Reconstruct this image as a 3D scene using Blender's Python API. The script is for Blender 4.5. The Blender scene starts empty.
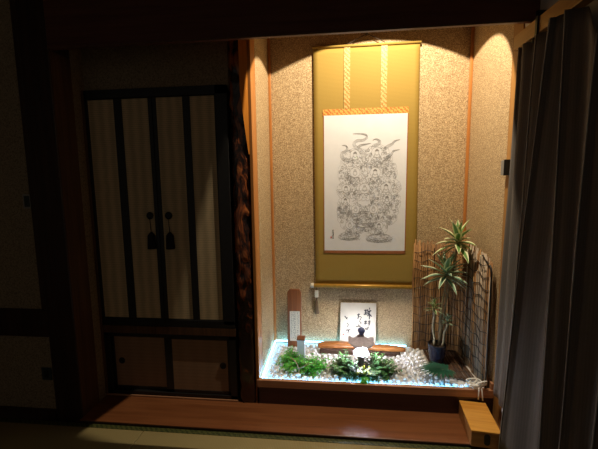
import bpy, bmesh, math, random
from mathutils import Vector, Matrix, Euler, noise

sc = bpy.context.scene
COL = sc.collection
PI = math.pi
rnd = random.Random(7)

# ------------------------------------------------------------------ dimensions (metres)
W = 1.2            # alcove inner width, x 0..W
D = 0.473          # alcove depth, y 0..D
SILL = 0.187       # top of the alcove sill
BED = 0.172        # alcove floor under the pebbles
BOARD = 0.05       # top of the step board
BOARD_Y = -0.202   # its front edge
TAT = 0.034        # tatami surface
LINTEL = 1.85      # underside of the lintel
LX = -0.89         # left side wall of the cupboard niche
CEIL = 2.65

# ------------------------------------------------------------------ materials
def new_mat(name):
    m = bpy.data.materials.new(name); m.use_nodes = True
    nt = m.node_tree
    return m, nt, nt.nodes['Principled BSDF']

def N(nt, t, **kw):
    n = nt.nodes.new(t)
    for k, v in kw.items():
        if k in n.inputs: n.inputs[k].default_value = v
        else: setattr(n, k, v)
    return n

def coords(nt, scale=(1, 1, 1)):
    tc = nt.nodes.new('ShaderNodeTexCoord')
    mp = nt.nodes.new('ShaderNodeMapping'); mp.inputs['Scale'].default_value = scale
    nt.links.new(tc.outputs['Object'], mp.inputs['Vector'])
    return mp.outputs['Vector']

def ramp(nt, fac, stops):
    r = nt.nodes.new('ShaderNodeValToRGB')
    e = r.color_ramp.elements
    while len(e) < len(stops): e.new(0.5)
    for i, (p, c) in enumerate(stops):
        e[i].position = p; e[i].color = (*c, 1)
    nt.links.new(fac, r.inputs['Fac'])
    return r.outputs['Color']

def bump(nt, bsdf, h, strength=0.3, dist=0.002):
    b = nt.nodes.new('ShaderNodeBump')
    b.inputs['Strength'].default_value = strength; b.inputs['Distance'].default_value = dist
    nt.links.new(h, b.inputs['Height']); nt.links.new(b.outputs['Normal'], bsdf.inputs['Normal'])

def plain(name, col, rough=0.6, metal=0.0, spec=0.5, var=0.12, scale=40):
    m, nt, b = new_mat(name)
    v = coords(nt)
    n = N(nt, 'ShaderNodeTexNoise', Scale=scale, Detail=3)
    nt.links.new(v, n.inputs['Vector'])
    lo = tuple(max(0, c*(1-var)) for c in col); hi = tuple(min(1, c*(1+var)) for c in col)
    nt.links.new(ramp(nt, n.outputs['Fac'], [(0.3, lo), (0.7, hi)]), b.inputs['Base Color'])
    b.inputs['Roughness'].default_value = rough; b.inputs['Metallic'].default_value = metal
    b.inputs['Specular IOR Level'].default_value = spec
    return m

def wood(name, dark, light, axis='X', rough=0.45, scale=1.0, spec=0.4):
    m, nt, b = new_mat(name)
    s = {'X': (1.2, 26, 26), 'Y': (26, 1.2, 26), 'Z': (26, 26, 1.2)}[axis]
    v = coords(nt, tuple(k*scale for k in s))
    n = N(nt, 'ShaderNodeTexNoise', Scale=1.6, Detail=6, Roughness=0.62, Distortion=0.6)
    nt.links.new(v, n.inputs['Vector'])
    nt.links.new(ramp(nt, n.outputs['Fac'], [(0.32, dark), (0.68, light)]), b.inputs['Base Color'])
    b.inputs['Roughness'].default_value = rough; b.inputs['Specular IOR Level'].default_value = spec
    bump(nt, b, n.outputs['Fac'], 0.12, 0.001)
    return m

def sand_wall(name, lo, mid, hi, s=150):
    m, nt, b = new_mat(name)
    v = coords(nt)
    n = N(nt, 'ShaderNodeTexNoise', Scale=s, Detail=2, Roughness=0.7)
    vo = N(nt, 'ShaderNodeTexVoronoi', Scale=s*1.3)
    nt.links.new(v, n.inputs['Vector']); nt.links.new(v, vo.inputs['Vector'])
    mx = N(nt, 'ShaderNodeMath', operation='ADD')
    ml = N(nt, 'ShaderNodeMath', operation='MULTIPLY'); ml.inputs[1].default_value = 0.35
    sep = nt.nodes.new('ShaderNodeSeparateColor')
    nt.links.new(vo.outputs['Color'], sep.inputs['Color'])
    nt.links.new(sep.outputs[0], ml.inputs[0])
    nt.links.new(ml.outputs[0], mx.inputs[0]); nt.links.new(n.outputs['Fac'], mx.inputs[1])
    nt.links.new(ramp(nt, mx.outputs[0], [(0.45, lo), (0.66, mid), (0.9, hi)]), b.inputs['Base Color'])
    b.inputs['Roughness'].default_value = 0.85; b.inputs['Specular IOR Level'].default_value = 0.3
    bump(nt, b, mx.outputs[0], 0.5, 0.004)
    return m

def weave(name, col, s1=500, s2=250, rough=0.85, amt=0.25, stretch=(1, 1, 1)):
    m, nt, b = new_mat(name)
    v = coords(nt, stretch)
    w1 = N(nt, 'ShaderNodeTexWave', Scale=s1/10, Distortion=1.5, bands_direction='X'); w1.inputs['Detail Scale'].default_value = 2
    w2 = N(nt, 'ShaderNodeTexWave', Scale=s2/10, Distortion=1.5, bands_direction='Z')
    nt.links.new(v, w1.inputs['Vector']); nt.links.new(v, w2.inputs['Vector'])
    mx = N(nt, 'ShaderNodeMath', operation='ADD')
    nt.links.new(w1.outputs['Fac'], mx.inputs[0]); nt.links.new(w2.outputs['Fac'], mx.inputs[1])
    hf = N(nt, 'ShaderNodeMath', operation='MULTIPLY'); hf.inputs[1].default_value = 0.5
    nt.links.new(mx.outputs[0], hf.inputs[0])
    lo = tuple(c*(1-amt) for c in col); hi = tuple(min(1, c*(1+amt)) for c in col)
    nt.links.new(ramp(nt, hf.outputs[0], [(0.1, lo), (0.9, hi)]), b.inputs['Base Color'])
    b.inputs['Roughness'].default_value = rough; b.inputs['Specular IOR Level'].default_value = 0.2
    return m

def emit(name, col, strength):
    m, nt, b = new_mat(name)
    b.inputs['Base Color'].default_value = (*col, 1)
    b.inputs['Emission Color'].default_value = (*col, 1)
    b.inputs['Emission Strength'].default_value = strength
    return m

def burl(name):
    m, nt, b = new_mat(name)
    v = coords(nt, (1, 1, 0.42))
    n = N(nt, 'ShaderNodeTexNoise', Scale=17, Detail=4, Roughness=0.55, Distortion=1.6)
    nt.links.new(v, n.inputs['Vector'])
    sp = nt.nodes.new('ShaderNodeSeparateXYZ'); tc = nt.nodes.new('ShaderNodeTexCoord'); nt.links.new(tc.outputs['Object'], sp.inputs[0])
    mr = N(nt, 'ShaderNodeMapRange'); mr.inputs[1].default_value = 0.35; mr.inputs[2].default_value = 0.85; mr.inputs[3].default_value = 0.16; mr.inputs[4].default_value = 0.0
    nt.links.new(sp.outputs['Z'], mr.inputs[0])
    sb = N(nt, 'ShaderNodeMath', operation='SUBTRACT'); nt.links.new(n.outputs['Fac'], sb.inputs[0]); nt.links.new(mr.outputs[0], sb.inputs[1])
    nt.links.new(ramp(nt, sb.outputs[0], [(0.30, (0.028, 0.009, 0.009)), (0.38, (0.010, 0.004, 0.003)), (0.47, (0.06, 0.017, 0.008)), (0.57, (0.34, 0.085, 0.02)), (0.75, (0.50, 0.19, 0.05))]), b.inputs['Base Color'])
    b.inputs['Roughness'].default_value = 0.22
    b.inputs['Coat Weight'].default_value = 0.6; b.inputs['Coat Roughness'].default_value = 0.12
    bump(nt, b, n.outputs['Fac'], 0.8, 0.012)
    return m

def brocade(name, base, gold):
    m, nt, b = new_mat(name)
    v = coords(nt, (1, 1, 1))
    w = N(nt, 'ShaderNodeTexWave', Scale=24, Distortion=5, bands_direction='DIAGONAL'); w.inputs['Detail'].default_value = 1
    w.inputs['Detail Scale'].default_value = 6
    nt.links.new(v, w.inputs['Vector'])
    nt.links.new(ramp(nt, w.outputs['Fac'], [(0.35, base), (0.6, gold)]), b.inputs['Base Color'])
    b.inputs['Roughness'].default_value = 0.5
    return m

def leaf_mat(name, mid, edge, lo=0.35, hi=0.75, rough=0.4):
    """colour runs across the leaf blade (UV x: 0 at the midrib, 1 at the edge)"""
    m, nt, b = new_mat(name)
    uv = nt.nodes.new('ShaderNodeUVMap')
    sp = nt.nodes.new('ShaderNodeSeparateXYZ'); nt.links.new(uv.outputs['UV'], sp.inputs[0])
    nt.links.new(ramp(nt, sp.outputs['X'], [(lo, mid), (hi, edge)]), b.inputs['Base Color'])
    b.inputs['Roughness'].default_value = rough
    return m

def foliage_mat(name, cols):
    m, nt, b = new_mat(name)
    v = coords(nt)
    n = N(nt, 'ShaderNodeTexNoise', Scale=38, Detail=1)
    nt.links.new(v, n.inputs['Vector'])
    k = len(cols)
    nt.links.new(ramp(nt, n.outputs['Fac'], [(0.3+0.4*i/(k-1), c) for i, c in enumerate(cols)]), b.inputs['Base Color'])
    b.inputs['Roughness'].default_value = 0.45
    return m

M = {}
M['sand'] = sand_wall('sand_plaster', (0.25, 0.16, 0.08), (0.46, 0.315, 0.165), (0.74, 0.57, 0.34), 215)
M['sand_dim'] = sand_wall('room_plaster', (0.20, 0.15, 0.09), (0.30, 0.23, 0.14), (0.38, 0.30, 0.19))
M['plaster'] = plain('pale_plaster', (0.62, 0.61, 0.60), 0.9, var=0.06, scale=18)
M['ceil'] = wood('ceiling_board', (0.12, 0.08, 0.05), (0.2, 0.14, 0.09), 'X')
M['dark_wood'] = wood('dark_stained_wood', (0.022, 0.010, 0.007), (0.05, 0.022, 0.014), 'Z', 0.4)
M['dark_beam'] = wood('dark_beam_wood', (0.085, 0.026, 0.017), (0.15, 0.05, 0.03), 'X', 0.4)
M['brown_post'] = wood('brown_post_wood', (0.07, 0.032, 0.014), (0.15, 0.07, 0.03), 'Z', 0.45)
M['board'] = wood('red_brown_board', (0.16, 0.052, 0.018), (0.25, 0.092, 0.034), 'X', 0.32, spec=0.5)
M['kamachi'] = wood('dark_sill_beam', (0.05, 0.024, 0.025), (0.08, 0.040, 0.040), 'X', 0.3, spec=0.5)
M['sill'] = wood('warm_sill_wood', (0.40, 0.19, 0.10), (0.55, 0.29, 0.16), 'X', 0.4)
M['trim'] = wood('orange_cedar_trim', (0.42, 0.15, 0.032), (0.60, 0.25, 0.065), 'Z', 0.4)
M['trim_rail'] = wood('cedar_rail', (0.33, 0.17, 0.05), (0.47, 0.26, 0.09), 'Y', 0.45)
M['cedar_post'] = wood('cedar_post', (0.30, 0.14, 0.035), (0.42, 0.21, 0.06), 'Z', 0.5)
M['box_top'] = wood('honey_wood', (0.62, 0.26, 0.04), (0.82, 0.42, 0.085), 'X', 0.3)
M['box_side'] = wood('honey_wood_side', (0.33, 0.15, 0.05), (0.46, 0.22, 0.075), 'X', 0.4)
M['black'] = plain('black_lacquer', (0.012, 0.011, 0.011), 0.45, var=0.2)
M['blackmetal'] = plain('black_iron', (0.015, 0.015, 0.015), 0.4, metal=0.3)
M['grass'] = weave('grasscloth', (0.62, 0.48, 0.29), 60, 330, 0.8, 0.22)
M['door_paper'] = weave('fusuma_paper', (0.32, 0.20, 0.12), 40, 160, 0.8, 0.08)
M['tatami'] = weave('tatami_reed', (0.29, 0.23, 0.10), 420, 30, 0.7, 0.16)
M['heri'] = brocade('tatami_border', (0.025, 0.036, 0.010), (0.09, 0.092, 0.026))
M['burl'] = burl('burl_wood')
M['gold_cloth'] = weave('gold_silk', (0.37, 0.245, 0.055), 700, 420, 0.7, 0.16)
M['brocade'] = brocade('orange_brocade', (0.55, 0.15, 0.02), (0.72, 0.42, 0.09))
M['pale_brocade'] = brocade('pale_brocade', (0.42, 0.19, 0.025), (0.56, 0.42, 0.14))
M['rust'] = plain('rust_edge', (0.36, 0.12, 0.04), 0.6)
M['paper'] = plain('white_paper', (0.82, 0.83, 0.86), 0.8, var=0.03, scale=12)
M['card'] = plain('cream_card', (0.72, 0.67, 0.58), 0.8, var=0.05, scale=30)
M['ink'] = plain('black_ink', (0.035, 0.035, 0.04), 0.8)
M['ink_grey'] = plain('grey_ink', (0.38, 0.37, 0.37), 0.8)
M['seal'] = plain('red_seal_ink', (0.55, 0.06, 0.05), 0.8)
M['gold_rod'] = plain('gilt_rod', (0.60, 0.34, 0.06), 0.35, metal=0.25)
M['ivory'] = plain('ivory', (0.78, 0.74, 0.62), 0.35)
M['tassel'] = plain('brown_thread', (0.16, 0.10, 0.05), 0.9)
M['black_thread'] = plain('black_thread', (0.012, 0.010, 0.014), 0.9)
M['cord'] = plain('dark_cord', (0.05, 0.03, 0.02), 0.8)
M['tablet'] = wood('tablet_wood', (0.17, 0.055, 0.018), (0.34, 0.125, 0.045), 'Z', 0.4)
M['label'] = plain('label_paper', (0.74, 0.70, 0.60), 0.8, var=0.05)
M['bluepaint'] = plain('pale_blue_paint', (0.70, 0.76, 0.85), 0.6, var=0.08)
M['drift'] = wood('driftwood', (0.26, 0.085, 0.02), (0.52, 0.22, 0.06), 'X', 0.35)
M['slab_base'] = plain('dark_slab_base', (0.07, 0.035, 0.02), 0.85, var=0.5, scale=60)
M['stone'] = plain('lantern_stone', (0.62, 0.57, 0.70), 0.6, var=0.12, scale=120)
M['blueglaze'] = plain('blue_glaze', (0.13, 0.17, 0.42), 0.25)
M['bulb'] = emit('lantern_bulb', (0.88, 0.92, 1.0), 230)
M['led'] = emit('led_strip', (0.20, 0.60, 1.0), 13)
M['led_base'] = plain('strip_sleeve', (0.7, 0.75, 0.8), 0.4)
M['pebble'] = plain('white_marble', (0.92, 0.92, 0.93), 0.5, var=0.06, scale=60)
M['grit'] = plain('white_grit', (0.74, 0.72, 0.70), 0.8, var=0.15, scale=140)
M['fern'] = foliage_mat('bright_green', [(0.04, 0.30, 0.04), (0.09, 0.52, 0.06), (0.26, 0.68, 0.09)])
M['boxleaf'] = foliage_mat('dark_green', [(0.02, 0.075, 0.025), (0.04, 0.15, 0.04), (0.11, 0.27, 0.06)])
M['limeleaf'] = foliage_mat('lime_green', [(0.30, 0.45, 0.05), (0.60, 0.65, 0.10), (0.45, 0.55, 0.15)])
M['twig'] = plain('pale_twig', (0.34, 0.24, 0.14), 0.8)
M['palm'] = leaf_mat('palm_green', (0.02, 0.11, 0.06), (0.015, 0.085, 0.05))
M['drac'] = leaf_mat('variegated_leaf', (0.12, 0.27, 0.07), (0.80, 0.80, 0.48), 0.45, 0.62)
M['drac_blue'] = leaf_mat('blue_green_leaf', (0.17, 0.34, 0.23), (0.70, 0.74, 0.50), 0.5, 0.7)
M['stem'] = plain('pale_stem', (0.30, 0.25, 0.15), 0.7, var=0.25, scale=80)
M['pot'] = plain('black_glaze', (0.010, 0.013, 0.030), 0.22)
M['soil'] = plain('soil', (0.05, 0.035, 0.025), 0.95, var=0.4, scale=120)
M['reed'] = wood('brown_reed', (0.11, 0.048, 0.016), (0.56, 0.29, 0.10), 'Z', 0.6, 1.6)
M['reed_pale'] = wood('lit_reed', (0.28, 0.20, 0.13), (0.62, 0.50, 0.37), 'Z', 0.6, 1.6)  # pale copy of the reed colour, painting light on the right wing
M['reed_dark'] = wood('dark_reed', (0.045, 0.022, 0.012), (0.17, 0.085, 0.04), 'Y', 0.55, 1.6)
M['wire'] = plain('black_wire', (0.012, 0.011, 0.010), 0.5)
M['curtain'] = weave('charcoal_curtain', (0.15, 0.132, 0.118), 620, 620, 0.9, 0.12)
M['pleat_glint'] = plain('pale_edge_highlight', (0.42, 0.39, 0.36), 0.8)
M['facet'] = wood('amber_heartwood', (0.50, 0.16, 0.018), (0.68, 0.26, 0.035), 'Z', 0.3)
M['switch'] = plain('switch_plastic', (0.30, 0.28, 0.24), 0.5, var=0.03)
M['greyplastic'] = plain('grey_plastic', (0.22, 0.21, 0.20), 0.5, var=0.05)
M['darkplate'] = plain('dark_plate', (0.03, 0.045, 0.04), 0.5)
M['whiteplastic'] = plain('white_plastic', (0.92, 0.92, 0.91), 0.4, var=0.03)
M['slotdark'] = plain('dark_recess', (0.012, 0.012, 0.013), 0.6)

# ------------------------------------------------------------------ mesh building
class MB:
    def __init__(s): s.v = []; s.f = []; s.uv = {}
    def add(s, vs, fs, uvs=None):
        o = len(s.v); s.v += [Vector(p) for p in vs]
        for i, f in enumerate(fs):
            s.f.append(tuple(a+o for a in f))
            if uvs: s.uv[len(s.f)-1] = uvs[i]
        return s
    def box(s, x0, x1, y0, y1, z0, z1):
        vs = [(x, y, z) for z in (z0, z1) for y in (y0, y1) for x in (x0, x1)]
        return s.add(vs, [(0, 2, 3, 1), (4, 5, 7, 6), (0, 1, 5, 4), (2, 6, 7, 3), (0, 4, 6, 2), (1, 3, 7, 5)])
    def tube(s, pts, r, n=8, cap=True):
        pts = [Vector(p) for p in pts]
        rs = r if isinstance(r, (list, tuple)) else [r]*len(pts)
        vs = []; fs = []
        t0 = (pts[1]-pts[0]).normalized()
        u = t0.orthogonal().normalized()
        for i, p in enumerate(pts):
            a = pts[max(i-1, 0)]; b = pts[min(i+1, len(pts)-1)]
            t = (b-a); t = t.normalized() if t.length > 1e-9 else t0
            u = (u - t*u.dot(t)); u = u.normalized() if u.length > 1e-6 else t.orthogonal().normalized()
            w = t.cross(u)
            for k in range(n):
                an = 2*PI*k/n
                vs.append(p + (u*math.cos(an)+w*math.sin(an))*rs[i])
        for i in range(len(pts)-1):
            for k in range(n):
                fs.append((i*n+k, i*n+(k+1) % n, (i+1)*n+(k+1) % n, (i+1)*n+k))
        if cap:
            fs.append(tuple(range(n-1, -1, -1))); fs.append(tuple((len(pts)-1)*n+k for k in range(n)))
        return s.add(vs, fs)
    def lathe(s, c, prof, n=24, rot=0):
        vs = []; fs = []
        for r, z in prof:
            for k in range(n):
                a = 2*PI*k/n+rot
                vs.append((c[0]+r*math.cos(a), c[1]+r*math.sin(a), c[2]+z))
        for i in range(len(prof)-1):
            for k in range(n):
                fs.append((i*n+k, i*n+(k+1) % n, (i+1)*n+(k+1) % n, (i+1)*n+k))
        fs.append(tuple(range(n-1, -1, -1))); fs.append(tuple((len(prof)-1)*n+k for k in range(n)))
        return s.add(vs, fs)
    def prism(s, poly, ax, a, b):
        """extrude a 2-D polygon along axis ax from a to b"""
        def P(p, t):
            if ax == 'Y': return (p[0], t, p[1])
            if ax == 'X': return (t, p[0], p[1])
            return (p[0], p[1], t)
        n = len(poly)
        vs = [P(p, a) for p in poly]+[P(p, b) for p in poly]
        fs = [tuple(range(n)), tuple(range(2*n-1, n-1, -1))]+[(i, i+n, (i+1) % n+n, (i+1) % n) for i in range(n)]
        return s.add(vs, fs)
    def ribbon(s, pts, w, nrm):
        """flat ink stroke lying on a surface with normal nrm"""
        pts = [Vector(p) for p in pts]; nrm = Vector(nrm); n = len(pts)
        ws = w if isinstance(w, (list, tuple)) else [w]*n
        vs = []
        for i, p in enumerate(pts):
            t = pts[min(i+1, n-1)]-pts[max(i-1, 0)]
            d = nrm.cross(t); d = d.normalized() if d.length > 1e-9 else Vector((0, 0, 1))
            vs += [p-d*ws[i]/2, p+d*ws[i]/2]
        return s.add(vs, [(2*i, 2*i+1, 2*i+3, 2*i+2) for i in range(n-1)])
    def leaf(s, base, d, L, w, droop, fold=0.15, n=6, up=Vector((0, 0, 1)), tip=0.9):
        """strap leaf with a midrib; UV x = 0 on the rib and 1 at the edge"""
        base = Vector(base); d = Vector(d).normalized()
        side = d.cross(up); side = side.normalized() if side.length > 1e-4 else Vector((1, 0, 0))
        vs = []; p = base.copy(); dd = d.copy()
        for i in range(n+1):
            t = i/n
            ww = w*(math.sin(PI*min(1, 0.12+0.88*t)**tip)) if i < n else 0.0006
            nn = side.cross(dd)
            vs += [p-side*ww/2+nn*fold*ww, p.copy(), p+side*ww/2+nn*fold*ww]
            dd = (dd-up*droop/n).normalized(); p = p+dd*L/n
        fs = []; uv = []
        for i in range(n):
            a = 3*i
            fs += [(a, a+1, a+4, a+3), (a+1, a+2, a+5, a+4)]
            v0, v1 = i/n, (i+1)/n
            uv += [[(1, v0), (0, v0), (0, v1), (1, v1)], [(0, v0), (1, v0), (1, v1), (0, v1)]]
        return s.add(vs, fs, uv)
    def build(s, name, mat, parent=None, origin=None, smooth=False, bevel=0, solid=0, fix=True):
        root = parent
        while root is not None and root.parent is not None: root = root.parent
        off = root.location.copy() if root else Vector(origin if origin else (0, 0, 0))
        me = bpy.data.meshes.new(name)
        me.from_pydata([p-off for p in s.v], [], s.f)
        if s.uv:
            ul = me.uv_layers.new(name='UVMap')
            for i, poly in enumerate(me.polygons):
                if i in s.uv:
                    for k, li in enumerate(poly.loop_indices): ul.data[li].uv = s.uv[i][k]
        if fix:
            bm = bmesh.new(); bm.from_mesh(me); bmesh.ops.recalc_face_normals(bm, faces=bm.faces); bm.to_mesh(me); bm.free()
        me.materials.append(mat)
        if smooth:
            for p in me.polygons: p.use_smooth = True
        o = bpy.data.objects.new(name, me); COL.objects.link(o)
        if parent: o.parent = parent
        else: o.location = off
        if bevel:
            b = o.modifiers.new('Bevel', 'BEVEL'); b.width = bevel; b.segments = 2; b.limit_method = 'ANGLE'
        if solid:
            b = o.modifiers.new('Solidify', 'SOLIDIFY'); b.thickness = solid; b.offset = 0
        return o

def tag(o, label, cat, group=None):
    o['label'] = label; o['category'] = cat
    if group: o['group'] = group
    return o

def thing(name, loc, label, cat, group=None):
    o = bpy.data.objects.new(name, None); COL.objects.link(o)
    o.location = loc; o.empty_display_size = 0.05
    return tag(o, label, cat, group)

def struct(name, mb, mat, bevel=0, parent=None, smooth=False):
    o = mb.build(name, mat, parent, bevel=bevel, smooth=smooth)
    o['kind'] = 'structure'
    return o

def copy_tree(root, loc):
    r = root.copy(); COL.objects.link(r); r.location = loc
    for ch in [o for o in bpy.data.objects if o.parent == root]:
        c = ch.copy(); COL.objects.link(c); c.parent = r
        for g in [o for o in bpy.data.objects if o.parent == ch]:
            d = g.copy(); COL.objects.link(d); d.parent = c
    return r

def B(*a): return MB().box(*a)

# ------------------------------------------------------------------ the room
XL, YF = -2.6, -2.9
struct('floor', B(XL, -0.534, YF, BOARD_Y, -0.02, TAT), M['tatami'], 0.002)
struct('floor', B(-0.530, W+0.02, YF, BOARD_Y-0.001, -0.02, TAT), M['tatami'], 0.002)
struct('floor', B(-1.1, W, BOARD_Y+0.001, 0.56, -0.02, BOARD-0.03), M['dark_wood'])
struct('ceiling', B(XL, W+0.1, YF, 0.6, CEIL, CEIL+0.05), M['ceil'])
struct('wall_back', B(-0.02, W+0.05, D, D+0.06, 0.0, CEIL), M['sand'])
struct('wall_left', B(-0.05, 0.0, 0.10, D, BOARD, CEIL), M['sand'])
struct('wall_right', B(W, W+0.06, 0.012, D, 0.0, CEIL), M['sand'])
struct('floor', B(0.0, W, 0.022, D, 0.08, BED), M['grit'])
# niche with the cupboards
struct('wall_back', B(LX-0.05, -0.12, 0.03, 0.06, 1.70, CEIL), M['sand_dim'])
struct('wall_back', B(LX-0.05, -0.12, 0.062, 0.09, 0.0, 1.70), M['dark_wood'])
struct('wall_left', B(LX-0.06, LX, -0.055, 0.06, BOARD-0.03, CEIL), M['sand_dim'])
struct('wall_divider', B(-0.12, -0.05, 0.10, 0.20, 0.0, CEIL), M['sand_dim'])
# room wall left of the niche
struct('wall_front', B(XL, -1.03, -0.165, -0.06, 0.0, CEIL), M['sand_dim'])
struct('trim_1', B(-1.035, LX, -0.182, -0.05, 0.0, CEIL), M['dark_wood'], 0.004)
struct('trim_2', B(LX-0.004, LX+0.002, -0.176, -0.055, BOARD, LINTEL), M['brown_post'])  # lighter brown skin painting the lamp-lit inner side of the dark post
struct('trim_3', B(XL, -1.0355, -0.18, -0.1, 0.475, 0.618), M['dark_wood'], 0.004)
struct('trim_4', B(-1.06, -1.036, -0.18, -0.1, 0.62, CEIL), M['dark_wood'], 0.002)
struct('baseboard_left', B(XL, -1.036, -0.185, -0.1, 0.0, 0.075), M['dark_wood'], 0.003)
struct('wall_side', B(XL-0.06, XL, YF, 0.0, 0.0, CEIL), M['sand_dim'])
# right wall of the room, its post and rail
struct('wall_right', B(W+0.004, W+0.06, YF, -0.072, 0.0, CEIL), M['plaster'])
struct('trim_5', B(W-0.001, W+0.06, -0.072, 0.012, 0.0, CEIL), M['cedar_post'], 0.003)
struct('trim_6', B(W-0.035, W+0.004, -1.6, -0.066, 1.782, 1.842), M['trim_rail'], 0.003)
# lintel, step board, sill
lint = MB().box(LX, W, -0.186, -0.166, LINTEL, CEIL)
struct('trim_7', lint, M['dark_beam'], 0.0025)
struct('trim_8', B(LX, W, -0.189, -0.1862, LINTEL-0.001, LINTEL+0.006), M['brown_post'], 0.001)  # thin lip added to paint the lit line along the lintel's lower edge
struct('trim_9', B(LX-0.0, W-0.001, BOARD_Y, 0.06, BOARD-0.03, BOARD), M['board'], 0.002)
struct('trim_10', B(LX-0.02, W-0.001, BOARD_Y-0.002, BOARD_Y+0.0005, TAT-0.01, BOARD-0.004), M['dark_wood'])
struct('trim_11', B(-0.014, W-0.001, 0.004, 0.022, BOARD, 0.146), M['kamachi'])
struct('trim_12', B(-0.012, W-0.001, -0.001, 0.022, 0.146, SILL), M['sill'], 0.002)
# cedar strips in the corners and along the wall edge
struct('trim_13', B(0.0, 0.016, D-0.016, D, BED, CEIL), M['trim'], 0.003)
struct('trim_14', B(W-0.016, W, D-0.016, D, BED, CEIL), M['trim'], 0.003)
struct('trim_15', B(-0.018, 0.0, 0.004, 0.10, BOARD, CEIL), M['trim'], 0.003)
struct('trim_16', B(W-0.014, W-0.001, 0.003, 0.105, SILL, 0.222), M['sill'], 0.002)
# niche: rail between the two cupboards, floor edge line, side strip
struct('trim_17', B(LX, -0.122, 0.006, 0.06, 0.423, 0.466), M['brown_post'], 0.002)
struct('trim_18', B(LX, -0.122, 0.004, 0.03, BOARD, 0.06), M['sill'], 0.002)
struct('trim_19', B(LX, LX+0.012, 0.0, 0.03, 0.06, 1.72), M['brown_post'], 0.002)
# green brocade edge of the tatami
struct('trim_20', B(XL, W, BOARD_Y-0.028, BOARD_Y-0.003, TAT, TAT+0.0015), M['heri'])

# ------------------------------------------------------------------ burl post between niche and alcove
t = thing('alcove_post', (-0.067, 0.05, BOARD), 'dark glossy burl-wood post standing between the cupboards and the lit alcove', 'post')
mb = MB(); n = 28; rows = 150; vs = []; fs = []
for i in range(rows+1):
    z = BOARD+(CEIL-BOARD)*i/rows
    for k in range(n):
        a = 2*PI*k/n
        c, s_ = math.cos(a), math.sin(a)
        sx = math.copysign(abs(c)**0.55, c)*0.050; sy = math.copysign(abs(s_)**0.55, s_)*0.046
        p = Vector((sx, sy, z))
        amp = 0.006+0.009*max(0.0, min(1, (z-0.5)/0.5))
        d = noise.noise(Vector((p.x*24, p.y*24, z*11)))*amp + noise.noise(Vector((p.x*60, p.y*60, z*30+4)))*0.002
        q = Vector((sx, sy, 0)).normalized()*(-abs(d)*1.1)
        vs.append((-0.067+sx+q.x, 0.046+sy+q.y, z))
for i in range(rows):
    for k in range(n):
        fs.append((i*n+k, i*n+(k+1) % n, (i+1)*n+(k+1) % n, (i+1)*n+k))
fs.append(tuple(range(n))); fs.append(tuple(rows*n+k for k in range(n)))
mb.add(vs, fs); mb.build('shaft', M['burl'], t, smooth=True)
pf = MB(); vs = []
prof = [(1.38, -0.021), (1.46, -0.030), (1.56, -0.040), (1.68, -0.052), (CEIL, -0.056)]
for z, xl in prof:
    yl = 0.004-0.5*(-0.0165-xl)
    vs += [(xl, yl, z), (-0.0165, 0.0035, z), (-0.0165, 0.022, z), (xl-0.004, 0.022, z)]
fs = [(4*i+k, 4*i+(k+1) % 4, 4*i+4+(k+1) % 4, 4*i+4+k) for i in range(len(prof)-1) for k in range(4)]
fs += [(3, 2, 1, 0), tuple(4*len(prof)-4+k for k in range(4))]
pf.add(vs, fs)
o = pf.build('shaved_face', M['facet'], t); o['label'] = 'smooth orange shaved face near the top'

# ------------------------------------------------------------------ cupboards
YD = 0.006
t = thing('upper_cupboard', (-0.53, 0.03, 0.467), 'tall built-in cupboard with four tan cloth panels in black frames, left of the alcove', 'cupboard')
fr = MB()
fr.box(-0.93+0.041, -0.865-0.0005, YD, 0.055, 0.487, 1.72).box(-0.187+0.0005, -0.124, YD, 0.055, 0.487, 1.72)
fr.box(-0.889, -0.124, YD, 0.055, 1.676, 1.72).box(-0.889, -0.124, YD, 0.055, 0.467, 0.508)
fr.build('frame', M['black'], t, bevel=0.002)
def door(x0, xa, xb, x1, pull):
    d = MB()
    d.box(x0, xa[0], YD+0.002, 0.03, 0.51, 1.674).box(xa[1], xb[0], YD+0.002, 0.03, 0.51, 1.674).box(xb[1], x1, YD+0.002, 0.03, 0.51, 1.674)
    d.box(x0, x1, YD+0.002, 0.03, 0.51, 0.513).box(x0, x1, YD+0.002, 0.03, 1.671, 1.674)
    o = d.build('door', M['black'], t, bevel=0.0015)
    for a, b in ((xa[0], xa[1]), (xb[0], xb[1])):
        MB().box(a-0.002, b+0.002, YD+0.0045, YD+0.014, 0.512, 1.672).build('panel', M['grass'], o)
    px = pull
    rg = MB(); rg.lathe((0, 0, 0), [(0.004, 0), (0.019, 0), (0.019, 0.006), (0.010, 0.009), (0.004, 0.006)], 20)
    rg.v = [Vector((px+v.x, YD+0.002-v.z, 1.075+v.y)) for v in rg.v]
    rg.build('ring_pull', M['blackmetal'], o, smooth=True)
    tt = MB(); y = YD-0.006
    tt.tube([(px, y, 1.064), (px+0.002, y-0.001, 1.02), (px+0.004, y, 0.985)], 0.002, 6)
    tt.tube([(px+0.004, y, 0.988), (px+0.004, y, 0.978), (px+0.003, y, 0.97), (px+0.003, y, 0.90)], [0.005, 0.014, 0.019, 0.023], 12)
    tt.build('tassel', M['black_thread'], o, smooth=True)
    return o
door(-0.866, (-0.862, -0.722), (-0.677, -0.537), -0.516, -0.560)
door(-0.514, (-0.493, -0.355), (-0.316, -0.190), -0.1865, -0.458)

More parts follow.
